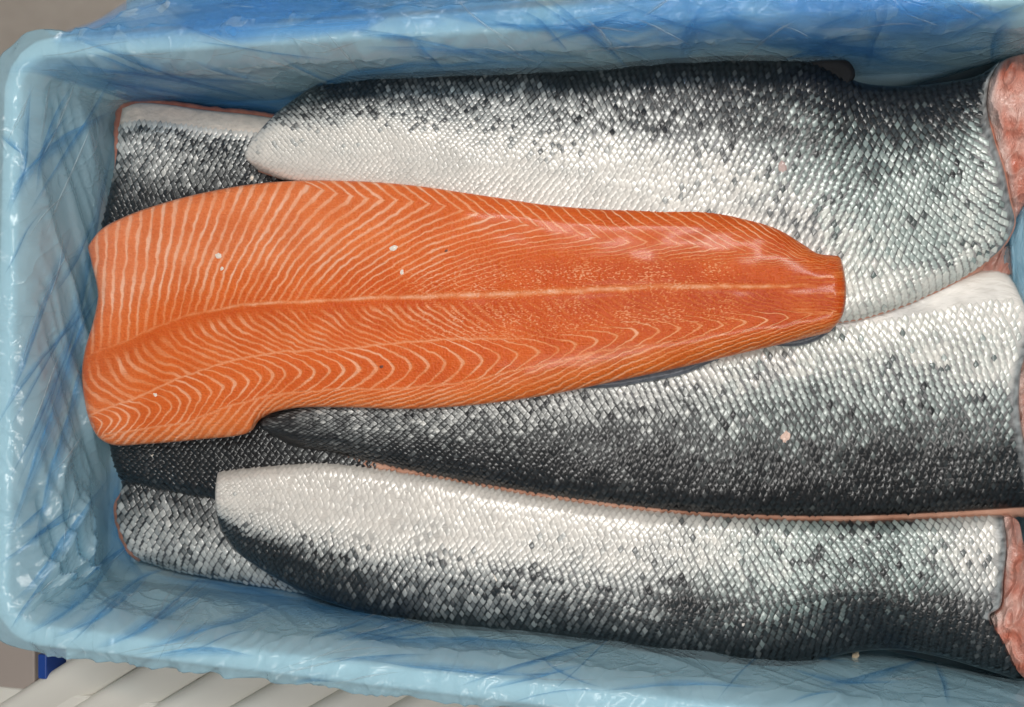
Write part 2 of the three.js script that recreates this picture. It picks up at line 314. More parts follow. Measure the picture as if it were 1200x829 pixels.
  for (const [pts, w, flip = pts.length % 2, kind] of pleats) {
    const c = new THREE.CatmullRomCurve3(pts.map(([x, y]) => new THREE.Vector3(x, y, 0))), n = Math.max(10, Math.round(c.getLength() / 7)), rows = [];
    for (let i = 0; i <= n; i++) {
      const p = c.getPointAt(i / n), d = c.getTangentAt(i / n), k = Math.pow(Math.sin(Math.PI * clamp(i / n, 0.02, 0.98)), 0.6) * w * (kind ? 0.7 : 1.05) * (1 + 0.5 * noise(p.x / 40, p.y / 40, w)), row = [];
      for (let q = -2; q <= 2; q++) { const h = hit(p.x - d.y * k * q / 2, p.y + d.x * k * q / 2); if (h) row.push(h.addScaledVector(h.clone().sub(EYE).normalize(), -0.0008 * (2 - Math.abs(q)))); }
      if (row.length === 5) rows.push(row);
    }
    if (rows.length < 3) continue;
    const pos = [], uv = [], idx = [];
    rows.forEach((r, i) => r.forEach((p, q) => { pos.push(p.x, p.y, p.z); uv.push(i / (rows.length - 1), flip ? 1 - q / 4 : q / 4); }));
    for (let i = 0; i < rows.length - 1; i++) for (let q = 0; q < 4; q++) { const a = i * 5 + q; idx.push(a, a + 5, a + 1, a + 1, a + 5, a + 6); }
    const g = new THREE.BufferGeometry(); g.setAttribute('position', new THREE.Float32BufferAttribute(pos, 3)); g.setAttribute('uv', new THREE.Float32BufferAttribute(uv, 2)); g.setIndex(idx); g.computeVertexNormals();
    part(kind === 2 ? 'crease_glint' : 'fold', g, kind === 2 ? M.crease_glint : w >= 30 ? M.thick : M.fold, liner);
  }
}

{
  // at the right end the film lies tucked up between the fish
  const fp = patch({ top: [[1191, 256], [1202, 240], [1226, 224]], bottom: [[1197, 364], [1208, 372], [1230, 380]], left: [[1191, 256], [1177, 292], [1181, 325], [1197, 364]], base: 0.090, lump: 0.003, seed: 5.5, extra: (s, t, x) => 0.004 * ridged(x / 13, t * 0.8, 3.3, 2) - 0.012 * (1 - smoothstep(s, 0, 0.35)) });
  const g2 = sheet(fp, 50, 40, null, 0.03);
  part('film_flap', g2, M.film, linerParts.thing);
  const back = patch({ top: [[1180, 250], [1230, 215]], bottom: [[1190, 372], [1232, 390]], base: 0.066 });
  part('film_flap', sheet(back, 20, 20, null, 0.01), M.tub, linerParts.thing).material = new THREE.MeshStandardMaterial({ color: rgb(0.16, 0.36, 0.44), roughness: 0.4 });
}

// ------------------------------------------------------------------ skin side up fillets
const toneTable = (rows) => (s, t) => {   // rows: [s, [[t, lightness], ...]]
  if (s <= rows[0][0]) return table(rows[0][1], t);
  for (let i = 1; i < rows.length; i++) if (s <= rows[i][0]) { const k = (s - rows[i - 1][0]) / (rows[i][0] - rows[i - 1][0]); return lerp(table(rows[i - 1][1], t), table(rows[i][1], t), k); }
  return table(rows.at(-1)[1], t);
};
const ramp = (stops, x, c) => { for (let k = 0; k < 3; k++) c[k] = table(stops.map((q) => [q[0], q[1][k]]), x); return c; };
const SCALE_RAMP = [[0, [0.008, 0.0085, 0.010]], [0.25, [0.032, 0.033, 0.035]], [0.5, [0.185, 0.192, 0.19]], [0.75, [0.50, 0.505, 0.485]], [1, [0.78, 0.735, 0.675]]];
const GAP_RAMP = [[0, [0.005, 0.005, 0.006]], [0.3, [0.008, 0.008, 0.009]], [0.6, [0.02, 0.021, 0.024]], [0.8, [0.14, 0.14, 0.145]], [0.92, [0.50, 0.48, 0.45]], [1, [0.72, 0.67, 0.61]]];
// one scale: a rounded rhombus that rises to a low dome, its rim darker
function scaleGeo(seed, mid, rim) {
  const R = rng(seed), pos = [0, 0, 0.22], col = [1, 1, 1], idx = [], n = 12;
  for (let ring = 0; ring < 2; ring++) for (let k = 0; k < n; k++) {
    const a = k / n * Math.PI * 2, c = Math.cos(a), q = Math.sin(a), r = (ring ? 1 : 0.70) * 0.5 / Math.pow(Math.abs(c) ** 1.14 + Math.abs(q) ** 1.14, 1 / 1.14) * (0.95 + 0.10 * R());
    pos.push(c * r, q * r, ring ? 0 : 0.16 + 0.02 * R());
    const w = ring ? rim : mid; col.push(w, w, w);
  }
  for (let k = 0; k < n; k++) { const m = (k + 1) % n; idx.push(0, 1 + k, 1 + m, 1 + k, 1 + n + k, 1 + n + m, 1 + k, 1 + n + m, 1 + m); }
  const g = new THREE.BufferGeometry(); g.setAttribute('position', new THREE.Float32BufferAttribute(pos, 3)); g.setAttribute('color', new THREE.Float32BufferAttribute(col, 3)); g.setIndex(idx); g.computeVertexNormals(); return g;
}
const SCALES = [scaleGeo(5, 0.88, 0.22), scaleGeo(6, 0.97, 0.50), scaleGeo(7, 1, 0.82)];   // dark back, flank, belly
const kindOf = (L) => (L > 0.86 ? 2 : L > 0.6 ? 1 : 0);
const PALETTE = [];
for (let i = 0; i < 24; i++) { const c = ramp(SCALE_RAMP, i / 23, [0, 0, 0]); const m = M.scale.clone(); m.color.setRGB(...c); PALETTE.push(m); }

function skinFillet(name, label, def) {
  const p = patch(def), R = rng(def.seed * 1000 + 3);
  const f = thing(name, label, 'fish fillet', at(p.C(0.5, 0.5, 0), p.C(0.5, 0.5, 1), def.base - def.thick - 0.004).toArray());
  const tone = toneTable(def.tone), greenAt = def.green ?? (() => 0);
  const mottle = (s, t, x, y) => {
    const L0 = tone(s, t), L = L0 < 0.5 ? L0 * lerp(0.62, 1, L0 * 2) : L0, mid = 4 * L * (1 - L), n = fbm(x / 60, y / 34, def.seed, 3), n2 = fbm(x / 16, y / 12, def.seed + 4, 2);
    return clamp(L + mid * (0.26 * n + 0.20 * n2) + 0.05 * n, 0, 1);
  };
  const c = [0, 0, 0];
  const skinGeo = sheet(p, def.ns ?? 300, def.nt ?? 90, (s, t, o) => {
    const x = p.C(s, t, 0), y = p.C(s, t, 1); ramp(def.bare?.(s, t) ? SCALE_RAMP : GAP_RAMP, mottle(s, t, x, y), o);
    if (def.bareTint && def.bare(s, t)) for (let k = 0; k < 3; k++) o[k] *= def.bareTint[k] * (1 + 0.35 * fbm(x / 10, y / 6, 5, 3));
    const pale = def.paleRim?.(s, t) ?? 0; for (let k = 0; k < 3; k++) o[k] = lerp(o[k], [0.25, 0.26, 0.26][k] * clamp(1 + 2.0 * fbm(x / 7, y / 7, 2, 3), 0.15, 2), pale);
  }, 0.0014);
  part('skin', skinGeo, M.skin, f);
  part('flesh', underside(p, 200, def.thick, def.out ?? (() => 0), def.fleshColor ?? ((x, y, r, o) => { const n = 0.5 + fbm(x / 14, y / 14, 3.1, 3); o[0] = lerp(0.56, 0.72, n); o[1] = lerp(0.22, 0.36, n); o[2] = lerp(0.14, 0.26, n); })), M.flesh, f);
  // scales
  const nc = def.cols, nr = def.rows, sites = [], A = new THREE.Vector3(), Bv = new THREE.Vector3(), Cv = new THREE.Vector3(), U = new THREE.Vector3(), V = new THREE.Vector3(), N = new THREE.Vector3();
  const sOf = def.sOf ?? ((u) => u);
  for (let j = 0; j < nr; j++) for (let i = 0; i < nc; i++) {
    const u = (i + 0.25 + 0.5 * (j % 2)) / nc, s = sOf(u) + (R() - 0.5) * 0.22 / nc + 0.14 / nc * noise(j * 0.23, u * 14, def.seed), t = (j + 0.5 + (R() - 0.5) * 0.30 + 0.2 * noise(u * 22, j * 0.2, def.seed + 9)) / nr, r1 = R(), r2 = R(), r3 = R(), r4 = R(), r5 = R();
    if (s < 0.004 || s > 0.996 || t * p.W(s) < (def.mt ?? 0.8) || (1 - t) * p.W(s) < (def.mb ?? 0.8) || def.noScale?.(s, t, r5)) continue;
    p.P(s, t, A); p.P(Math.min(1, s + 0.002), t, Bv); p.P(s, Math.min(1, t + 0.006), Cv);
    const ds = (sOf(Math.min(1, u + 0.5 / nc)) - sOf(Math.max(0, u - 0.5 / nc)));
    U.subVectors(Bv, A); const lu = U.length() / 0.002 * ds; V.subVectors(Cv, A); const lv = Math.min(V.length() / 0.006 / nr * 2, lu * 1.7);
    U.normalize(); N.crossVectors(V, U).normalize(); V.crossVectors(U, N).normalize();
    const x = p.C(s, t, 0), y = p.C(s, t, 1); let L = mottle(s, t, x, y);
    const cl = noise(x / 7.5, y / 6.5, def.seed + 20) + 0.5 * noise(x / 40, y / 30, def.seed + 30), dk = L > 0.45 && L < 0.95 ? (def.spots ?? 0.38) * smoothstep(cl, 0.37, 0.52) * smoothstep(0.96 - L, 0, 0.08) : 0;
    if (L < 0.55 && L > 0.08) L += 0.12 * smoothstep(r1, 0.74, 0.98) + 0.10 * r2 * smoothstep(L, 0.1, 0.3);
    const spot = dk + (L > 0.55 && L < 0.97 && r3 < 0.05 * (1 - L) * 2 ? 0.2 : 0);
    L = clamp(L + 0.10 * L * (1 - L) + (r1 - 0.5) * (0.05 + 0.17 * (1 - Math.abs(2 * L - 1))) - spot, 0, 1);
    sites.push({ p: A.clone(), U: U.clone(), V: V.clone().negate(), N: N.clone(), lu, lv, L, s, t, x, y, r2, r4 });
  }
  const order = sites.map((q, i) => [q.lu * q.lv, i]).sort((a, b) => b[0] - a[0]);
  const single = new Set(def.single ? order.slice(0, 300).map((q) => q[1]) : []);
  const mtx = new THREE.Matrix4(), q = new THREE.Quaternion(), e = new THREE.Matrix4(), sc = new THREE.Vector3(), tq = new THREE.Quaternion(), col = new THREE.Color();
  const count = [0, 0, 0]; sites.forEach((z, i) => { if (!single.has(i)) count[kindOf(z.L)]++; });
  const ims = count.map((n, k) => { const im = new THREE.InstancedMesh(SCALES[k], M.scale, Math.max(1, n)); im.name = 'scales'; im.userData.kind = 'stuff'; im.castShadow = im.receiveShadow = true; return im; }), put = [0, 0, 0];
  const AX = new THREE.Vector3(0, 1, 0), AZ = new THREE.Vector3(1, 0, 0);
  sites.forEach((z, i) => {
    const kd = kindOf(z.L), flat = kd === 2 ? lerp(0.5, 0.32, smoothstep(z.L, 0.88, 0.97)) : 0.48, big = [0.90, 0.95, 1.0][kd] * (0.95 + 0.1 * z.r2);
    e.makeBasis(z.U, z.V, z.N); q.setFromRotationMatrix(e);
    tq.setFromAxisAngle(AX, (kd === 2 ? 0.05 : 0.09) * (0.5 + 1.1 * z.r2)); q.multiply(tq); tq.setFromAxisAngle(AZ, (z.r4 - 0.5) * (z.L < 0.6 ? 0.36 : z.L < 0.86 ? 0.22 : 0.16)); q.multiply(tq);
    sc.set(z.lu * big, z.lv * big, Math.min(z.lu, z.lv) * 0.75 * flat);
    const pos = z.p.clone().addScaledVector(z.N, 0.00022).sub(f.position);
    if (single.has(i)) { const m = new THREE.Mesh(SCALES[kd], PALETTE[Math.round(z.L * 23)]); m.name = 'scale'; m.position.copy(pos); m.quaternion.copy(q); m.scale.copy(sc); m.castShadow = m.receiveShadow = true; f.add(m); return; }
    mtx.compose(pos, q, sc); const im = ims[kd], k = put[kd]++; im.setMatrixAt(k, mtx);
    ramp(SCALE_RAMP, z.L, c); const gr = greenAt(z.s, z.t, z.x, z.y) * (1 - Math.abs(z.L * 2 - 1.1)); col.setRGB(c[0] * (1 - 0.16 * gr), c[1] * (1 + 0.02 * gr), c[2] * (1 - 0.01 * gr)); im.setColorAt(k, col);
  });
  ims.forEach((im, k) => { if (count[k]) f.add(im); });
  return { f, p };
}
const pinkCut = (seed) => (x, y, r, o) => { const n = clamp(0.45 + 1.5 * fbm(x / 30, y / 42, seed, 4), 0, 1), w = ridged(x / 17, y / 24, seed + 2, 3) * 0.8; o[0] = lerp(0.58, 0.74, n) + 0.08 * w; o[1] = lerp(0.16, 0.43, n) + 0.14 * w; o[2] = lerp(0.095, 0.36, n) + 0.13 * w; };
function cutPatch(def, parent, name, label) {
  const more = def.extra, p = patch({ ...def, extra: (s, t, x, y) => (more ? more(s, t, x, y) : 0) + 0.004 * ridged(x / 15 + y / 60, y / 34, def.seed + 2, 1.6) + 0.002 * fbm(x / 8, y / 8, def.seed, 3) }), col = pinkCut(def.seed);
  part(name, sheet(p, def.ns ?? 60, def.nt ?? 110, (s, t, o) => {
    col(p.C(s, t, 0), p.C(s, t, 1), 0, o); const rim = (def.rim ?? (() => 0))(s, t); o[0] = lerp(o[0], 0.66, rim); o[1] = lerp(o[1], 0.52, rim); o[2] = lerp(o[2], 0.47, rim);
  }, 0.012), M.cut, parent, label);
}

// lowest layer
skinFillet('salmon_fillet', 'grey salmon fillet with a pale belly edge in the upper left corner, under two others', {
  top: [[143, 127], [160, 121], [190, 122], [240, 129], [305, 136], [380, 150]], bottom: [[112, 300], [180, 310], [260, 318], [340, 318], [400, 316]],
  left: [[143, 127], [139, 150], [136, 185], [128, 225], [118, 270], [112, 300]], right: [[380, 150], [400, 230], [400, 316]],
  spots: 0.25, base: 0.062, crown: 0.010, lump: 0.004, seed: 1.7, thick: 0.02, round: { top: [8, 0.003], left: [10, 0.006], bottom: [20, 0.004] },
  out: (s, t) => (s === 0 ? 6 * smoothstep(0.4 - t, -0.05, 0.3) : t === 0 ? 5 : 0), bareTint: [1.04, 0.93, 0.86],
  fleshColor: (x, y, r, o) => { const n = 0.5 + fbm(x / 9, y / 9, 3.1, 3); o[0] = lerp(0.36, 0.60, n); o[1] = lerp(0.10, 0.24, n); o[2] = lerp(0.06, 0.16, n); },
  tone: [[0, [[0, 0.97], [0.12, 0.97], [0.2, 0.6], [0.38, 0.55], [0.55, 0.25], [0.75, 0.1], [1, 0.05]]], [0.25, [[0, 0.97], [0.13, 0.95], [0.17, 0.5], [0.3, 0.62], [0.45, 0.45], [0.6, 0.2], [1, 0.12]]], [0.6, [[0, 0.97], [0.12, 0.93], [0.2, 0.42], [0.4, 0.30], [0.6, 0.25], [1, 0.15]]], [1, [[0, 0.95], [0.15, 0.4], [1, 0.2]]]],
  bare: (s, t) => t < 0.115, noScale: (s, t) => t < 0.115, cols: 42, rows: 34, ns: 120, nt: 90,
});
skinFillet('salmon_fillet', 'silver scaled salmon fillet lying lowest in the lower left corner on the film', {
  top: [[146, 540], [200, 545], [300, 560], [420, 590]], bottom: [[164, 656], [200, 668], [260, 680], [330, 692], [420, 706]],
  left: [[146, 540], [142, 575], [136, 596], [142, 625], [152, 645], [164, 656]], right: [[420, 590], [424, 650], [420, 706]],
  spots: 0.15, base: 0.050, crown: 0.008, lump: 0.002, seed: 2.6, thick: 0.02, round: { left: [12, 0.005], bottom: [24, 0.009] },
  out: (s, t) => (s === 0 ? 4 * smoothstep(t, 0.25, 0.45) : 0),
  fleshColor: (x, y, r, o) => { const n = 0.5 + fbm(x / 9, y / 9, 8.1, 3); o[0] = lerp(0.36, 0.58, n); o[1] = lerp(0.12, 0.25, n); o[2] = lerp(0.07, 0.16, n); },
  tone: [[0, [[0, 0.15], [0.3, 0.3], [0.5, 0.52], [0.75, 0.66], [1, 0.7]]], [0.4, [[0, 0.2], [0.3, 0.45], [0.6, 0.62], [1, 0.74]]], [1, [[0, 0.3], [0.5, 0.7], [1, 0.74]]]],
  cols: 36, rows: 22, ns: 120, nt: 60,
});
skinFillet('salmon_fillet', 'almost black fillet back showing between the orange fillet and the lower white fillet', {
  top: [[128, 480], [200, 470], [300, 450], [430, 450]], bottom: [[141, 563], [180, 572], [220, 580], [252, 584], [340, 580], [440, 590]],
  left: [[128, 480], [127, 510], [132, 540], [141, 563]], right: [[430, 450], [440, 520], [440, 590]],
  base: 0.064, crown: 0.008, lump: 0.002, seed: 3.4, thick: 0.018, round: { left: [10, 0.005], bottom: [16, 0.006] },
  tone: [[0, [[0, 0.12], [1, 0.1]]], [0.5, [[0, 0.16], [0.6, 0.12], [1, 0.1]]], [0.8, [[0, 0.3], [0.6, 0.28], [1, 0.12]]], [1, [[0, 0.2], [1, 0.2]]]],
  cols: 40, rows: 26, ns: 110, nt: 60,
});

// lower and middle and upper rows
const lower = skinFillet('salmon_fillet', 'lower long salmon fillet with white belly above and black back along the bottom film', {
  top: [[255, 553], [300, 548], [380, 543], [430, 548], [520, 562], [600, 577], [700, 592], [800, 603], [900, 609], [1000, 611], [1100, 608], [1176, 604]],
  bottom: [[258, 622], [275, 645], [300, 664], [350, 692], [400, 711], [460, 727], [520, 735], [600, 740], [680, 750], [760, 765], [820, 777], [860, 783], [905, 784], [950, 777], [1000, 765], [1050, 762], [1100, 770], [1150, 784], [1205, 801]],
  left: [[255, 553], [252, 575], [253, 600], [258, 622]], right: [[1176, 604], [1180, 640], [1176, 680], [1172, 712], [1160, 722], [1176, 752], [1190, 780], [1205, 801]],
  base: 0.080, crown: 0.010, lump: 0.003, slopeS: 0.006, seed: 5.2, thick: 0.024, round: { top: [16, 0.008], bottom: [58, 0.009], left: [8, 0.003], right: [8, 0.003] },
  mb: 3, fleshColor: (x, y, r, o) => { const n = 0.5 + fbm(x / 14, y / 14, 3.1, 3), d = y > 625 && x < 1166 || y > 750 || r > 0.9; o[0] = d ? 0.02 : lerp(0.56, 0.72, n); o[1] = d ? 0.021 : lerp(0.22, 0.36, n); o[2] = d ? 0.023 : lerp(0.14, 0.26, n); },
  extra: (s, t, x) => -0.007 * Math.exp(-Math.pow((x - 1010) / 60, 2)) * smoothstep(t, 0.4, 1),
  tone: [
    [0, [[0, 0.99], [0.5, 0.96], [0.66, 0.86], [0.74, 0.25], [1, 0.12]]], [0.12, [[0, 1], [0.45, 0.95], [0.58, 0.8], [0.68, 0.42], [0.78, 0.2], [1, 0.1]]],
    [0.36, [[0, 1], [0.4, 0.94], [0.55, 0.78], [0.7, 0.58], [0.85, 0.4], [1, 0.12]]], [0.52, [[0, 0.98], [0.3, 0.9], [0.45, 0.8], [0.6, 0.58], [0.74, 0.36], [0.86, 0.32], [1, 0.1]]],
    [0.6, [[0, 0.9], [0.25, 0.86], [0.4, 0.62], [0.55, 0.25], [0.7, 0.3], [0.85, 0.3], [1, 0.08]]], [0.72, [[0, 0.62], [0.1, 0.8], [0.3, 0.72], [0.5, 0.5], [0.7, 0.32], [0.85, 0.18], [1, 0.04]]],
    [0.85, [[0, 0.55], [0.1, 0.66], [0.3, 0.56], [0.5, 0.34], [0.7, 0.2], [1, 0.06]]], [0.95, [[0, 0.88], [0.25, 0.92], [0.42, 0.7], [0.5, 0.25], [0.75, 0.16], [1, 0.08]]], [1, [[0, 0.9], [0.35, 0.9], [0.55, 0.3], [0.8, 0.14], [1, 0.08]]]],
  green: (s) => smoothstep(s, 0.55, 0.75) * (1 - smoothstep(s, 0.88, 0.97)), paleRim: (s, t) => smoothstep(s, 0.986, 0.995) * (t < 0.6 ? 1 : 0),
  noScale: (s, t, r) => (s > 0.986 + 0.006 * r && t < 0.6) || (s < 0.3 && t < 0.5 && r < 0.15), cols: 122, rows: 31, sOf: (u) => 0.72 * u + 0.42 * u * u - 0.14 * u * u * u, single: true,
});
const middle = skinFillet('salmon_fillet', 'middle long dark salmon fillet reaching right from under the orange fillet, pink cut edge below', {
  top: [[312, 486], [400, 455], [520, 430], [640, 410], [760, 395], [880, 375], [985, 350], [1060, 335], [1120, 322], [1165, 317], [1184, 322]],
  bottom: [[316, 508], [332, 518], [350, 525], [385, 530], [430, 540], [500, 555], [600, 573], [700, 588], [800, 599], [900, 604], [1000, 605], [1100, 601], [1216, 594]],
  left: [[312, 486], [304, 492], [305, 501], [316, 508]], right: [[1184, 322], [1199, 348], [1209, 375], [1206, 405], [1197, 435], [1195, 480], [1201, 520], [1210, 560], [1216, 594]],
  base: 0.082, crown: 0.010, lump: 0.003, slopeS: 0.004, seed: 7.9, thick: 0.02, round: { top: [12, 0.004], bottom: [34, 0.007], left: [10, 0.004], right: [8, 0.003] },
  out: (s, t) => (t === 1 ? table([[0, 0], [0.03, 0], [0.05, 7], [0.09, 14], [0.15, 12], [0.3, 10], [0.6, 8], [0.8, 10], [0.95, 13], [1, 9]], s) : 0),
  fleshColor: (x, y, r, o) => { const n = clamp(0.5 + fbm(x / 20, y / 5, 3.1, 3), 0, 1); o[0] = lerp(0.42, 0.62, n); o[1] = lerp(0.19, 0.36, n); o[2] = lerp(0.12, 0.26, n); },
  tone: [
    [0, [[0, 0.3], [0.5, 0.2], [1, 0.04]]], [0.1, [[0, 0.5], [0.4, 0.42], [0.7, 0.28], [0.88, 0.26], [1, 0.06]]], [0.25, [[0, 0.6], [0.4, 0.54], [0.6, 0.36], [0.8, 0.2], [1, 0.06]]],
    [0.45, [[0, 0.8], [0.3, 0.74], [0.42, 0.62], [0.55, 0.36], [0.75, 0.2], [1, 0.06]]], [0.62, [[0, 0.92], [0.22, 0.86], [0.4, 0.68], [0.55, 0.42], [0.7, 0.28], [0.9, 0.12], [1, 0.06]]],
    [0.8, [[0, 0.96], [0.15, 0.93], [0.3, 0.84], [0.45, 0.66], [0.58, 0.44], [0.75, 0.22], [1, 0.08]]], [0.92, [[0, 1], [0.16, 0.96], [0.35, 0.88], [0.5, 0.75], [0.62, 0.4], [0.8, 0.16], [1, 0.08]]], [1, [[0, 1], [0.2, 0.98], [0.45, 0.9], [0.62, 0.65], [0.78, 0.2], [1, 0.1]]]],
  green: (s, t) => smoothstep(s, 0.5, 0.7) * 0.7, paleRim: (s, t) => smoothstep(s, 0.985, 0.996) * (t > 0.25 ? 1 : 0.3),
  noScale: (s, t, r) => (s > 0.988) || (s > 0.72 && t < 0.12 + 0.1 * (s - 0.72)) || (s < 0.05 && t > 0.62), cols: 110, rows: 36, single: true,
});
const upper = skinFillet('salmon_fillet', 'upper widest salmon fillet, black back along the far film, black fin stump on it', {
  top: [[326, 130], [345, 116], [370, 100], [420, 88], [500, 83], [600, 79], [680, 80], [740, 72], [800, 66], [860, 63], [910, 65], [955, 72], [985, 86], [1010, 97], [1060, 101], [1110, 96], [1148, 88], [1172, 72]],
  bottom: [[303, 200], [340, 212], [400, 221], [480, 236], [560, 258], [680, 300], [800, 345], [900, 371], [985, 377], [1050, 361], [1110, 335], [1150, 312]],
  left: [[326, 130], [305, 152], [290, 172], [287, 184], [303, 200]], right: [[1172, 72], [1160, 95], [1157, 125], [1166, 165], [1177, 200], [1184, 235], [1189, 262], [1173, 292], [1150, 312]],
  base: 0.091, crown: 0.012, lump: 0.004, slopeS: 0.006, seed: 9.3, thick: 0.024, round: { top: [46, 0.010], bottom: [10, 0.003], left: [26, 0.007], right: [10, 0.004] },
  extra: (s, t, x, y) => -0.006 * Math.exp(-Math.pow((x - 1040 + 0.2 * (y - 100)) / 46, 2)) * (1 - smoothstep(t, 0.1, 0.55)),
  mt: 3, fleshColor: (x, y, r, o) => { const n = 0.5 + fbm(x / 14, y / 14, 3.1, 3), k = (y < 134 && x < 1190) || r > 0.9 ? 0.03 : 1; o[0] = k * lerp(0.56, 0.72, n); o[1] = (k < 1 ? 0.022 : lerp(0.22, 0.36, n)); o[2] = (k < 1 ? 0.024 : lerp(0.14, 0.26, n)); },
  out: (s, t) => (t === 1 ? table([[0, 1.5], [0.5, 2], [0.8, 2], [0.97, 3], [1, 5]], s) : s === 1 ? 2 : 0),
  tone: [
    [0, [[0, 0.25], [0.2, 0.5], [0.35, 0.92], [1, 1]]], [0.1, [[0, 0.1], [0.2, 0.3], [0.35, 0.6], [0.5, 0.92], [1, 1]]], [0.22, [[0, 0.12], [0.12, 0.36], [0.25, 0.55], [0.38, 0.8], [0.5, 0.95], [1, 1]]],
    [0.35, [[0, 0.1], [0.1, 0.35], [0.2, 0.52], [0.32, 0.74], [0.42, 0.92], [1, 1]]], [0.55, [[0, 0.08], [0.12, 0.26], [0.2, 0.42], [0.3, 0.55], [0.38, 0.82], [0.5, 0.92], [1, 0.98]]],
    [0.68, [[0, 0.08], [0.12, 0.24], [0.2, 0.3], [0.3, 0.4], [0.36, 0.72], [0.5, 0.86], [0.75, 0.9], [1, 0.96]]], [0.8, [[0, 0.04], [0.1, 0.2], [0.2, 0.34], [0.27, 0.5], [0.4, 0.66], [0.6, 0.76], [0.8, 0.88], [1, 0.95]]],
    [0.92, [[0, 0.08], [0.2, 0.26], [0.32, 0.5], [0.5, 0.68], [0.7, 0.72], [0.9, 0.88], [1, 0.94]]], [1, [[0, 0.1], [0.22, 0.3], [0.35, 0.7], [0.5, 0.86], [0.75, 0.74], [0.9, 0.86], [1, 0.9]]]],
  green: (s, t) => smoothstep(s, 0.62, 0.78), paleRim: (s, t) => smoothstep(s, 0.986, 0.995) * 0.9,
  noScale: (s, t, r) => s > 0.985 + 0.008 * r, cols: 122, rows: 43, sOf: (u) => 0.78 * u + 0.22 * u * u, single: true,
});
// the back fin stump at the notch of the upper fillet
{
  const fin = patch({ top: [[944, 69], [965, 66], [984, 67], [996, 73], [1002, 82]], bottom: [[950, 86], [966, 92], [978, 98], [987, 101], [997, 96]], right: [[1002, 82], [1002, 90], [997, 96]], base: 0.0875, crown: 0.0, round: { top: [9, 0.005], right: [9, 0.005] } });
  part('fin', sheet(fin, 40, 24, (s, t, o) => { const n = 0.007 + 0.007 * fbm(s * 6, t * 9, 2, 3); o[0] = o[1] = n; o[2] = n * 1.15; }, 0.006), new THREE.MeshStandardMaterial({ vertexColors: true, roughness: 0.75 }), upper.f, 'black fin stump');
}
// raw cut ends at the right
cutPatch({ top: [[1168, 76], [1182, 68], [1205, 62], [1232, 60]], bottom: [[1188, 262], [1198, 246], [1212, 228], [1232, 212]], left: [[1168, 76], [1159, 97], [1158, 125], [1167, 165], [1178, 200], [1185, 235], [1188, 262]], right: [[1232, 60], [1236, 130], [1232, 212]],
  base: 0.089, crown: 0.010, lump: 0.022, seed: 4.4, round: { left: [12, 0.006], top: [14, 0.008], bottom: [10, 0.006] }, rim: (s, t) => 0.9 * (1 - smoothstep(s, 0.03, 0.24)) }, upper.f, 'cut_flesh', 'wet pink cut end');
cutPatch({ top: [[1176, 606], [1186, 606], [1194, 612], [1200, 640]], bottom: [[1160, 722], [1182, 770], [1205, 798], [1236, 800]], left: [[1176, 606], [1180, 640], [1177, 680], [1173, 712], [1160, 722]], right: [[1200, 640], [1222, 700], [1236, 800]],
  base: 0.078, crown: 0.008, lump: 0.026, seed: 6.1, round: { left: [10, 0.005] }, rim: (s, t) => 0.9 * (1 - smoothstep(s, 0.03, 0.22)) * (0.5 + t * 0.5) }, lower.f, 'cut_flesh', 'wet pink cut end');
cutPatch({ top: [[1204, 404], [1212, 394], [1232, 386]], bottom: [[1199, 520], [1212, 545], [1236, 556]], left: [[1204, 404], [1196, 436], [1194, 478], [1199, 520]], base: 0.084, crown: 0.006, lump: 0.016, seed: 8.8, round: { left: [8, 0.004] }, rim: (s) => 0.7 * (1 - smoothstep(s, 0.05, 0.4)) }, middle.f, 'cut_flesh', 'wet pink cut end');
cutPatch({ top: [[1158, 300], [1170, 293], [1182, 288]], bottom: [[1140, 322], [1164, 320], [1186, 322]], base: 0.0795, lump: 0.006, seed: 2.8, ns: 24, nt: 20 }, middle.f, 'belly_flap', 'pink belly flap');

// ------------------------------------------------------------------ the orange fillet, flesh side up
const OR = patch({
  top: [[103, 289], [118, 270], [150, 253], [200, 236], [260, 222], [320, 214], [400, 212], [480, 217], [560, 228], [640, 240], [700, 245], [760, 246], [820, 247], [870, 256], [910, 268], [942, 287], [958, 297], [985, 300]],
  bottom: [[106, 497], [116, 513], [132, 521], [170, 520], [230, 515], [292, 506], [301, 494], [312, 486], [345, 478], [400, 477], [480, 479], [560, 474], [640, 463], [720, 447], [800, 430], [860, 416], [920, 402], [972, 389]],
  left: [[103, 289], [108, 310], [115, 345], [110, 375], [100, 410], [96, 440], [100, 475], [106, 497]], right: [[985, 300], [990, 325], [991, 350], [986, 372], [972, 389]],
  base: 0.1035, slopeS: 0.010, crown: 0.006, lump: 0.003, seed: 6.6, round: { top: [20, 0.006], bottom: [22, 0.008], left: [24, 0.009], right: [14, 0.006] },
  extra: (s, t, x, y) => -0.0010 * Math.exp(-Math.pow((y - MID(x)) / 10, 2)) * smoothstep(x, 200, 500) + 0.0022 * Math.exp(-Math.pow((y - SEC(x) - 24) / 26, 2)),
});
function MID(x) { return table([[90, 421], [108, 415], [169, 390], [216, 371], [270, 359.5], [338, 354], [400, 351], [501, 348], [569, 346], [636, 343], [704, 339], [800, 336], [901, 336], [990, 333]], x); }
function SEC(x) { return table([[90, 492], [105, 486], [152, 469], [203, 447], [253, 429], [287, 419], [338, 412], [400, 409], [468, 402], [535, 398], [603, 397], [653, 392], [704, 384], [740, 374], [800, 370], [900, 364], [990, 358]], x); }
function BND(x) { return table([[90, 522], [120, 512], [169, 503], [220, 495], [263, 479], [304, 466], [338, 461], [400, 456], [468, 456], [535, 449], [603, 435], [653, 424], [704, 412], [772, 402], [800, 397], [900, 385], [990, 366]], x); }
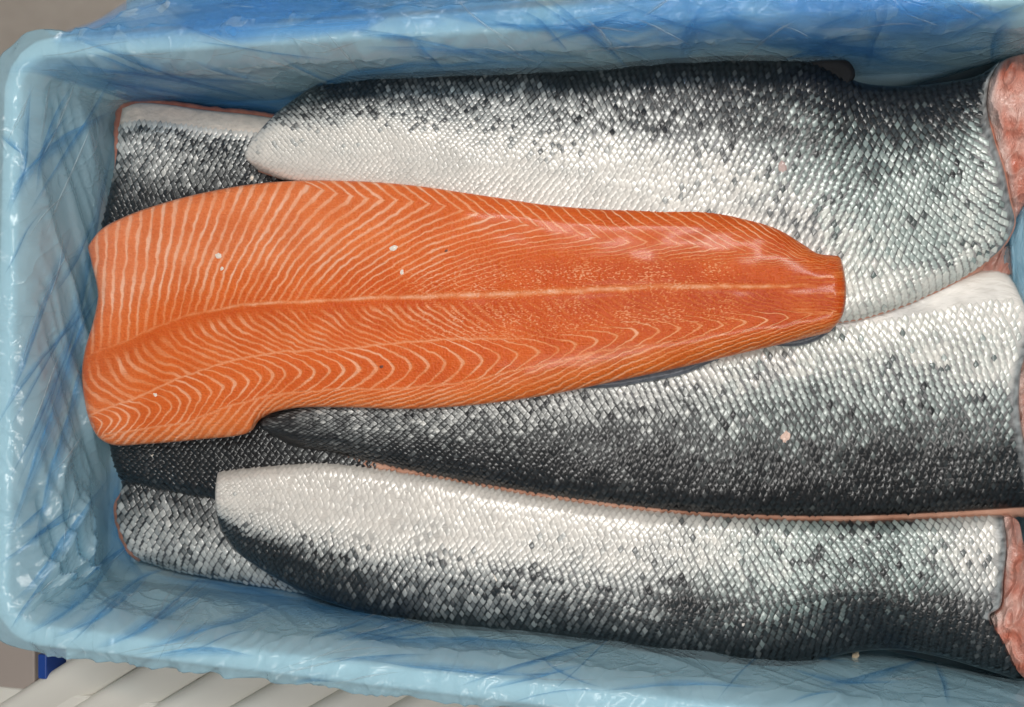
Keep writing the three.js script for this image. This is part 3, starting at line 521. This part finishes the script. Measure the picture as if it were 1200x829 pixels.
function TOPE(x) { return table([[100, 289], [118, 270], [150, 253], [200, 236], [260, 222], [320, 214], [400, 212], [480, 217], [560, 228], [640, 240], [700, 245], [820, 247], [870, 256], [910, 268], [942, 287], [985, 300]], x); }
function PEAK(x) { return Math.max(TOPE(x), table([[100, 150], [330, 205], [370, 220], [407, 229], [500, 238], [560, 250], [640, 268], [720, 284], [770, 285], [850, 292], [990, 312]], x)); }
function BOTE(x) { return table([[100, 500], [132, 521], [230, 515], [292, 506], [312, 486], [345, 478], [480, 479], [560, 474], [640, 463], [720, 447], [800, 430], [920, 402], [990, 385]], x); }
function cumulative(keys) { const a = [0]; for (let x = -200; x < 1500; x++) a.push(a.at(-1) + 1 / table(keys, x)); return (x) => { const f = clamp(x + 200, 0, 1698), i = Math.floor(f); return a[i] + (a[i + 1] - a[i]) * (f - i); }; }
const PH = [cumulative([[300, 15.5], [520, 19], [640, 18], [800, 19], [990, 20]]), cumulative([[110, 12.5], [200, 14.5], [300, 15.5], [520, 19], [990, 22]]), cumulative([[100, 10], [300, 12], [990, 15]]), cumulative([[100, 10], [200, 12], [300, 14.5], [450, 20], [600, 22], [800, 25], [990, 27]]), cumulative([[100, 12], [300, 15], [450, 20], [700, 28], [990, 36]])];
function fleshAt(x, y) {   // how strongly a fat line runs here (0..1), and how pale and deep the muscle is
  const wob = 5 * fbm(x / 46, y / 46, 1.1, 2) + 1.6 * noise(x / 9, y / 9, 3.3);
  x += wob; y += 3 * fbm(x / 40, y / 40, 5.1, 2) + 1.2 * noise(x / 8, y / 8, 7.3);
  const T = TOPE(x), K = PEAK(x), Mi = MID(x), S = SEC(x), B = BND(x), E = BOTE(x);
  let ph, width, strength;
  if (y < K) { const v = clamp((y - T) / Math.max(4, K - T), -0.2, 1), dx = table([[340, 12], [420, 26], [520, 34], [640, 44], [760, 74], [990, 130]], x); ph = PH[0](x + (1 - v) * dx); width = 0.20; strength = 1.0; }
  else if (y < Mi) {
    const v = clamp((y - K) / Math.max(4, Mi - K), 0, 1), dx = table([[100, 4], [180, 26], [250, 66], [330, 125], [420, 200], [500, 255], [600, 300], [990, 300]], x);
    ph = PH[1](x + dx * Math.pow(v, 1.25)); width = 0.21; strength = 1 - smoothstep(x, 520, 660) * smoothstep(v, 0.15, 0.5); strength *= 1 - 0.5 * smoothstep(v, 0.7, 1);
  } else if (y < S) {
    const v = clamp((y - Mi) / Math.max(4, S - Mi), 0, 1), dx = table([[100, 30], [200, 62], [400, 80], [700, 60], [990, 60]], x);
    ph = PH[2](x - dx * Math.pow(v, 1.5)) + 0.5 * noise(x / 30, y / 30, 8); width = 0.26; strength = (0.68 + 0.4 * noise(x / 22, y / 22, 2.7)) * (1 - smoothstep(x, 500, 640) * 0.6) * smoothstep(v, 0.08, 0.3);
  } else if (y < B) {
    const v = clamp((y - S) / Math.max(4, B - S), 0, 1), g = v < 0.55 ? -Math.pow(1 - v / 0.55, 1.7) : -Math.pow((v - 0.55) / 0.45, 1.5) * 0.62;
    ph = PH[3](x - table([[100, 18], [200, 30], [320, 44], [990, 44]], x) * g); width = 0.165; strength = 0.92 * (1 - 0.2 * smoothstep(x, 560, 640) * (1 - smoothstep(x, 640, 760)));
  } else { const v = clamp((y - B) / Math.max(4, E - B), 0, 1.2), dx = table([[100, 10], [200, 26], [300, 40], [400, 90], [600, 130], [990, 170]], x); ph = PH[4](x + dx * v); width = 0.26; strength = 0.8; }
  const d = Math.abs(ph - Math.round(ph)), wv = width * lerp(1, 0.68, smoothstep(x, 420, 640)) * (1 + 0.5 * noise(x / 34, y / 34, 4.1)), line = Math.min(1, (1 - smoothstep(d, wv * 0.25, wv)) + 0.22 * (1 - smoothstep(d, wv * 0.6, wv * 2)));
  let l = line * strength * (0.75 + 0.45 * noise(x / 26, y / 26, 9.4));
  const seam = (yy, w) => Math.exp(-Math.pow((y - yy) / w, 2));
  l = Math.max(l, 0.95 * seam(Mi, table([[100, 1.4], [400, 2.2], [560, 3.6], [800, 3.4], [930, 2]], x)) * (1 - smoothstep(x, 925, 965)) * lerp(0.35, 1, smoothstep(x, 120, 380)) * (0.7 + 0.5 * noise(x / 14, 1, 2)));
  l = Math.max(l, 0.6 * seam(S, 1.6) * (1 - smoothstep(x, 560, 640)), 0.5 * seam(B, 1.5) * (1 - smoothstep(x, 700, 800)));
  const tail = smoothstep(x, 900, 965); l *= 1 - 0.2 * tail;
  if (tail > 0) l = Math.max(l, tail * 0.5 * Math.pow(Math.max(0, 1 - Math.abs(noise(x / 60, y / 3.4, 4.4)) * 3), 2));
  return [clamp(l, 0, 1), Mi, S, B, T];
}
{
  const TW = 2048, TH = 720, bump = new Float32Array(TW * TH);
  const map = dataTex(TW, TH, (u, v0, c) => {
    const s = u, t = 1 - v0, x = OR.C(s, t, 0), y = OR.C(s, t, 1), [l, Mi, S, B, T] = fleshAt(x, y);
    const up = smoothstep(Mi - y, 10, 70) * (1 - smoothstep(x, 330, 620)), low = smoothstep(y - B, -4, 14), left = 1 - smoothstep(x, 100, 190);
    const n = fbm(x / 50, y / 40, 2.2, 3), fine = noise(x / 2.2, y / 2.2, 6.6), fib = noise(x / 10, y / 2.0, 8.1), grain = noise(x / 1.1, y / 1.1, 3.1);
    // muscle colour in sRGB
    const core = Math.exp(-Math.pow((y - Mi - 10) / 48, 2)) * (0.35 + 0.65 * smoothstep(x, 250, 600)), far = smoothstep(x, 420, 960);
    let r = 0.85 + 0.03 * up - 0.06 * far - 0.02 * core + 0.07 * n, g = 0.385 + 0.08 * up + 0.04 * low + 0.03 * left - 0.048 * far - 0.034 * core + 0.07 * n, b = 0.13 + 0.13 * up + 0.05 * low + 0.06 * left - 0.10 * far - 0.05 * core + 0.06 * n;
    g *= lerp(1, 0.95, smoothstep(x, 150, 500)); b *= lerp(1, 0.80, smoothstep(x, 150, 500));
    const dark = Math.exp(-Math.pow((y - Mi - 16) / 18, 2)) * 0.03; r -= dark; g -= dark * 0.8; b -= dark * 0.5;
    r += 0.018 * fine + 0.015 * fib; g += 0.030 * fine + 0.025 * fib + 0.02 * grain; b += 0.030 * fine + 0.02 * fib + 0.02 * grain;
    // wet sparkle painted on as small pale flecks, densest along the middle
    const glintZone = smoothstep(x, 420, 560) * (1 - smoothstep(x, 830, 900)) * (Math.exp(-Math.pow((y - Mi + 18) / 20, 2)) + Math.exp(-Math.pow((y - Mi - 30) / 26, 2)) * 0.9);
    const glint = smoothstep(noise(x / 3.4 + y / 9, y / 1.7, 12.2) + 0.35 * noise(x / 26, y / 18, 1.8), 0.20, 0.42) * (0.12 + 0.8 * clamp(glintZone, 0, 1));
    const pale = clamp(l * (0.95 - 0.06 * smoothstep(x, 500, 900)), 0, 1), gl = 0.6 * glint;
    c[0] = lerp(lerp(r, 0.965, pale), 0.985, gl); c[1] = lerp(lerp(g, 0.735, pale), 0.80, gl); c[2] = lerp(lerp(b, 0.615, pale), 0.73, gl);
    bump[Math.round(v0 * TH) * TW + Math.round(u * TW)] = 0.5 - 0.20 * l + 0.17 * fine + 0.10 * fib + 0.07 * glint + 0.14 * n;
  }, true);
  const bm = dataTex(TW, TH, (u, v, c) => { c[0] = c[1] = c[2] = bump[Math.round(v * TH) * TW + Math.round(u * TW)]; }, false);
  M.orange = new THREE.MeshPhysicalMaterial({ map, bumpMap: bm, bumpScale: 0.0018, roughness: 0.5, specularIntensity: 0.7, clearcoat: 0.2, clearcoatRoughness: 0.13 });
  const f = thing('salmon_fillet', 'bright orange salmon fillet lying flesh side up on top of the others', 'fish fillet', at(540, 360, 0.085).toArray());
  part('flesh', sheet(OR, 420, 170, null, 0.002), M.orange, f);
  part('side', underside(OR, 260, 0.011, () => 0.6, (x, y, r, o) => { const n = 0.5 + fbm(x / 6, y / 6, 3.1, 3); o[0] = lerp(0.60, 0.72, n); o[1] = lerp(0.18, 0.30, n); o[2] = lerp(0.08, 0.17, n); }), M.flesh, f);
  // grey skin that shows under its lower right edge
  for (const [pts, w] of [[[[676, 456], [720, 447], [760, 439], [800, 430], [842, 421]], 11], [[[905, 405], [930, 400], [955, 394], [978, 386]], 9]]) {
    const e2 = pts.map(([x, y], i) => [x, y + w * Math.pow(Math.sin(Math.PI * i / (pts.length - 1)), 0.5) * (i > pts.length / 2 ? 1 : 0.75)]), q = patch({ top: pts.map(([x, y]) => [x, y - 5]), bottom: e2, base: 0.0945, round: { bottom: [5, 0.002] } });
    part('skin', sheet(q, 40, 8, (s, t, o) => { const n = 0.16 + 0.08 * noise(s * 40, t * 3, 2); o[0] = n * 0.9; o[1] = n; o[2] = n * 1.2; }, 0.003), M.skin, f, 'grey skin edge');
  }
}

// ------------------------------------------------------------------ small loose bits
function flake(name, label, cat, u, v, y, size, color, seed, group) {
  const R = rng(seed), g = new THREE.IcosahedronGeometry(1, 2), P = g.attributes.position;
  for (let i = 0; i < P.count; i++) { const x = P.getX(i), yy = P.getY(i), z = P.getZ(i), k = 1 + 0.45 * noise(x * 1.6 + seed, yy * 1.6, z * 1.6); P.setXYZ(i, x * k * size[0], yy * k * 0.35 * Math.min(size[0], size[1]), z * k * size[1]); }
  g.computeVertexNormals();
  const m = new THREE.Mesh(g, new THREE.MeshPhysicalMaterial({ color: rgb(...color), roughness: 0.45, clearcoat: 0.3 })); m.name = numbered(name); at(u, v, y, m.position); m.rotation.y = R() * 3; m.castShadow = m.receiveShadow = true;
  scene.add(m); return tag(m, label, cat, group);
}
const onOrange = (u, v) => { let best = 1e9, h = 0; for (let i = 1; i < 80; i++) for (let j = 1; j < 40; j++) { const s = i / 80, t = j / 40, d = (OR.C(s, t, 0) - u) ** 2 + (OR.C(s, t, 1) - v) ** 2; if (d < best) { best = d; h = OR.height(s, t); } } return h; };
const onFish = (p, u, v) => { let best = 1e9, h = 0; for (let i = 1; i < 80; i++) for (let j = 1; j < 40; j++) { const s = i / 80, t = j / 40, d = (p.C(s, t, 0) - u) ** 2 + (p.C(s, t, 1) - v) ** 2; if (d < best) { best = d; h = p.height(s, t); } } return h; };
const fat = [0.82, 0.72, 0.62];
const G = 'loose specks of fat on the orange fillet';
flake('fat_speck', 'larger white fat speck on the upper left of the orange fillet', 'fish scrap', 256, 300, onOrange(256, 300), [0.0022, 0.003], fat, 11, G);
flake('fat_speck', 'small white fat speck just below the larger one on the upper left', 'fish scrap', 260, 315, onOrange(260, 315), [0.0017, 0.0013], fat, 12, G);
flake('fat_speck', 'round white fat speck at the upper middle of the orange fillet', 'fish scrap', 461, 291, onOrange(461, 291), [0.0021, 0.0028], fat, 13, G);
flake('fat_speck', 'thin pale fat speck below the round one, nearer the midline', 'fish scrap', 471, 319, onOrange(471, 319), [0.0021, 0.0013], fat, 14, G);
flake('fat_speck', 'pale fat speck near the lower left end of the orange fillet', 'fish scrap', 182, 463, onOrange(182, 463), [0.0016, 0.0022], fat, 15, G);
flake('dark_speck', 'tiny brown speck on the lower middle of the orange fillet', 'fish scrap', 447, 430, onOrange(447, 430), [0.0011, 0.0015], [0.16, 0.05, 0.03], 16);
flake('dark_speck', 'tiny brown speck on the upper middle of the orange fillet', 'fish scrap', 523, 294, onOrange(523, 294), [0.0009, 0.0013], [0.16, 0.05, 0.03], 17);
flake('flesh_scrap', 'pale pink flesh scrap stuck to the dark middle fillet', 'fish scrap', 921, 511, onFish(middle.p, 921, 511), [0.0044, 0.0028], [0.74, 0.52, 0.43], 18);
flake('flesh_scrap', 'dull pink scrap on the white flank of the upper fillet', 'fish scrap', 916, 195, onFish(upper.p, 916, 195), [0.003, 0.0042], [0.50, 0.36, 0.33], 19);
flake('loose_scale', 'loose white scale on the black fillet back at lower left', 'fish scrap', 178, 533, 0.0715, [0.002, 0.0015], fat, 20);
flake('loose_scale', 'loose pale scale on the grey corner fillet beside the orange one', 'fish scrap', 295, 209, 0.0725, [0.002, 0.0016], fat, 21);
flake('loose_scale', 'loose white scale on the grey flank of the lower fillet', 'fish scrap', 580, 676, onFish(lower.p, 580, 676), [0.0032, 0.0012], fat, 22);
flake('loose_scale', 'loose pale scale low on the dark flank of the lower fillet', 'fish scrap', 871, 732, onFish(lower.p, 871, 732), [0.0028, 0.0014], [0.6, 0.55, 0.5], 23);
flake('flesh_scrap', 'tan crumb lying on the film by the lower edge of the fish', 'fish scrap', 1003, 769, 0.056, [0.0034, 0.002], [0.62, 0.46, 0.30], 24);
flake('flesh_scrap', 'whitish fat crumb on the film in the upper left corner', 'fish scrap', 105, 83, YR - 0.03, [0.0036, 0.0026], [0.78, 0.66, 0.60], 25);

// ------------------------------------------------------------------ round the tub
{
  // white plastic slatted crate beside the tub: sloping slats one behind another
  const slatM = new THREE.MeshStandardMaterial({ color: rgb(0.66, 0.64, 0.585), roughness: 0.5 });
  const o = at(150, 815, 0.0), crate = thing('slatted_tray', 'off-white plastic tray with sloping slats beside the lower rim of the tub', 'tray', [o.x, YG, o.z]);
  const dir = at(172, 782, 0.0).sub(at(95, 829, 0.0)).setY(0).normalize(), ang = Math.atan2(-dir.z, dir.x);
  for (let k = 0; k < 6; k++) {
    const a = at(95 + 96 * k - 48, 829 - 2, 0.0);
    const sh = new THREE.Shape(); sh.moveTo(-0.024, -0.022); sh.lineTo(-0.0235, -0.004); sh.bezierCurveTo(-0.023, 0.006, -0.015, 0.0085, -0.007, 0.0065); sh.bezierCurveTo(0.006, 0.003, 0.016, -0.006, 0.0255, -0.014); sh.lineTo(0.0255, -0.022); sh.closePath();
    const g = new THREE.ExtrudeGeometry(sh, { depth: 0.26, bevelEnabled: false, curveSegments: 14 }); g.translate(0, 0, -0.13); g.rotateY(-Math.PI / 2); g.scale(1, 1, 1); g.rotateY(ang); g.translate(a.x - dir.x * 0.018, -0.006, a.z - dir.z * 0.018);
    part('slat', g, slatM, crate);
  }
  const rail = new RoundedBoxGeometry(0.5, 0.010, 0.02, 3, 0.003); const rp = at(220, 842, -0.005); rail.translate(rp.x, -0.012, rp.z); part('rail', rail, slatM, crate);
  for (const u of [0, 420]) { const leg = new RoundedBoxGeometry(0.02, 0.03, 0.02, 2, 0.003), lp = at(u + 10, 842, -0.02); leg.translate(lp.x, YG + 0.009, lp.z); part('foot', leg, slatM, crate); }
  const redM = new THREE.MeshPhysicalMaterial({ color: rgb(0.17, 0.075, 0.045), roughness: 0.5, clearcoat: 0.2 });
  [[238, 794, 'brown red fish offcut under the first slats by the tub rim'], [302, 806, 'brown red fish offcut under the middle slats'], [372, 818, 'brown red fish offcut under the third gap of the slats'], [535, 830, 'dark red offcut at the bottom edge beside the tub']].forEach(([u, v, l], i) => {
    const g = new THREE.IcosahedronGeometry(1, 3), P = g.attributes.position; for (let j = 0; j < P.count; j++) { const x = P.getX(j), y = P.getY(j), z = P.getZ(j), k = 1 + 0.3 * noise(x * 1.5 + i * 5, y * 1.5, z * 1.5); P.setXYZ(j, x * k * 0.020, y * k * 0.007, z * k * 0.011); } g.computeVertexNormals();
    const m = new THREE.Mesh(g, redM); m.name = numbered('fish_offcut'); at(u, v, -0.019, m.position); m.castShadow = m.receiveShadow = true; scene.add(m); tag(m, l, 'fish scrap');
  });
  // grey board, blue block and white block at the lower left
  const board = new RoundedBoxGeometry(0.24, 0.02, 0.22, 3, 0.002), bp = at(42, 790, YG + 0.02);
  const bm = thing('grey_board', 'taupe grey board standing out past the lower left corner of the tub', 'board', [bp.x - 0.122, YG, bp.z + 0.01]); board.translate(bm.position.x, YG + 0.0104, bm.position.z);
  part('panel', board, new THREE.MeshStandardMaterial({ color: rgb(0.33, 0.28, 0.25), roughness: 0.6 }), bm);
  const bl = at(49, 782, YG + 0.03), blue = new RoundedBoxGeometry(0.010, 0.03, 0.024, 2, 0.0015); const bt = thing('blue_block', 'small deep blue plastic block next to the grey board', 'block', [bl.x, YG, bl.z]); blue.translate(bl.x, YG + 0.0154, bl.z);
  part('body', blue, new THREE.MeshStandardMaterial({ color: rgb(0.012, 0.055, 0.27), roughness: 0.35 }), bt);
  const wl = at(82, 779, YG + 0.03), white = new RoundedBoxGeometry(0.034, 0.016, 0.022, 2, 0.002); const wt = thing('white_block', 'small white plastic block between the blue block and the slats', 'block', [wl.x, YG, wl.z]); white.translate(wl.x, YG + 0.0084, wl.z);
  part('body', white, new THREE.MeshStandardMaterial({ color: rgb(0.78, 0.72, 0.66), roughness: 0.5 }), wt);
  // black tray behind the far rim
  const kt = at(203, 3, YG + 0.02), tray = new RoundedBoxGeometry(0.7, 0.05, 0.14, 3, 0.003); const tt = thing('black_tray', 'black tray edge behind the far rim, seen above the film', 'tray', [kt.x + 0.35, YG, kt.z - 0.07 + 0.012]); tray.translate(tt.position.x, YG + 0.0254, tt.position.z);
  part('body', tray, new THREE.MeshStandardMaterial({ color: rgb(0.018, 0.016, 0.016), roughness: 0.5 }), tt);
}

// ------------------------------------------------------------------ lamps
LAMPS.forEach((l, i) => {
  const [w, d] = l.s, housing = new THREE.MeshStandardMaterial({ color: rgb(0.8, 0.8, 0.8), roughness: 0.5 });
  const t = thing('ceiling_lamp', ['long white ceiling lamp over the far side of the tub', 'long white ceiling lamp over the near side of the tub'][i], 'lamp', l.p, 'ceiling lamps over the counter');
  const hb = new RoundedBoxGeometry(w + 0.06, 0.05, d + 0.06, 2, 0.006); hb.translate(l.p[0], l.p[1] + 0.037, l.p[2]); part('housing', hb, housing, t);
  const gb = new THREE.BoxGeometry(w, 0.012, d); gb.translate(l.p[0], l.p[1] + 0.006, l.p[2]); part('diffuser', gb, new THREE.MeshStandardMaterial({ color: rgb(0.9, 0.9, 0.9), emissive: rgb(1, 0.97, 0.92), emissiveIntensity: 3 }), t);
  const L = new THREE.RectAreaLight(new THREE.Color().setRGB(1, 0.975, 0.935), l.i, w, d); L.position.set(l.p[0], l.p[1] - 0.004, l.p[2]); L.lookAt(l.p[0] * 0.2, 0, l.p[2] * 0.25); L.castShadow = false; scene.add(L);
});

renderer.render(scene, camera);
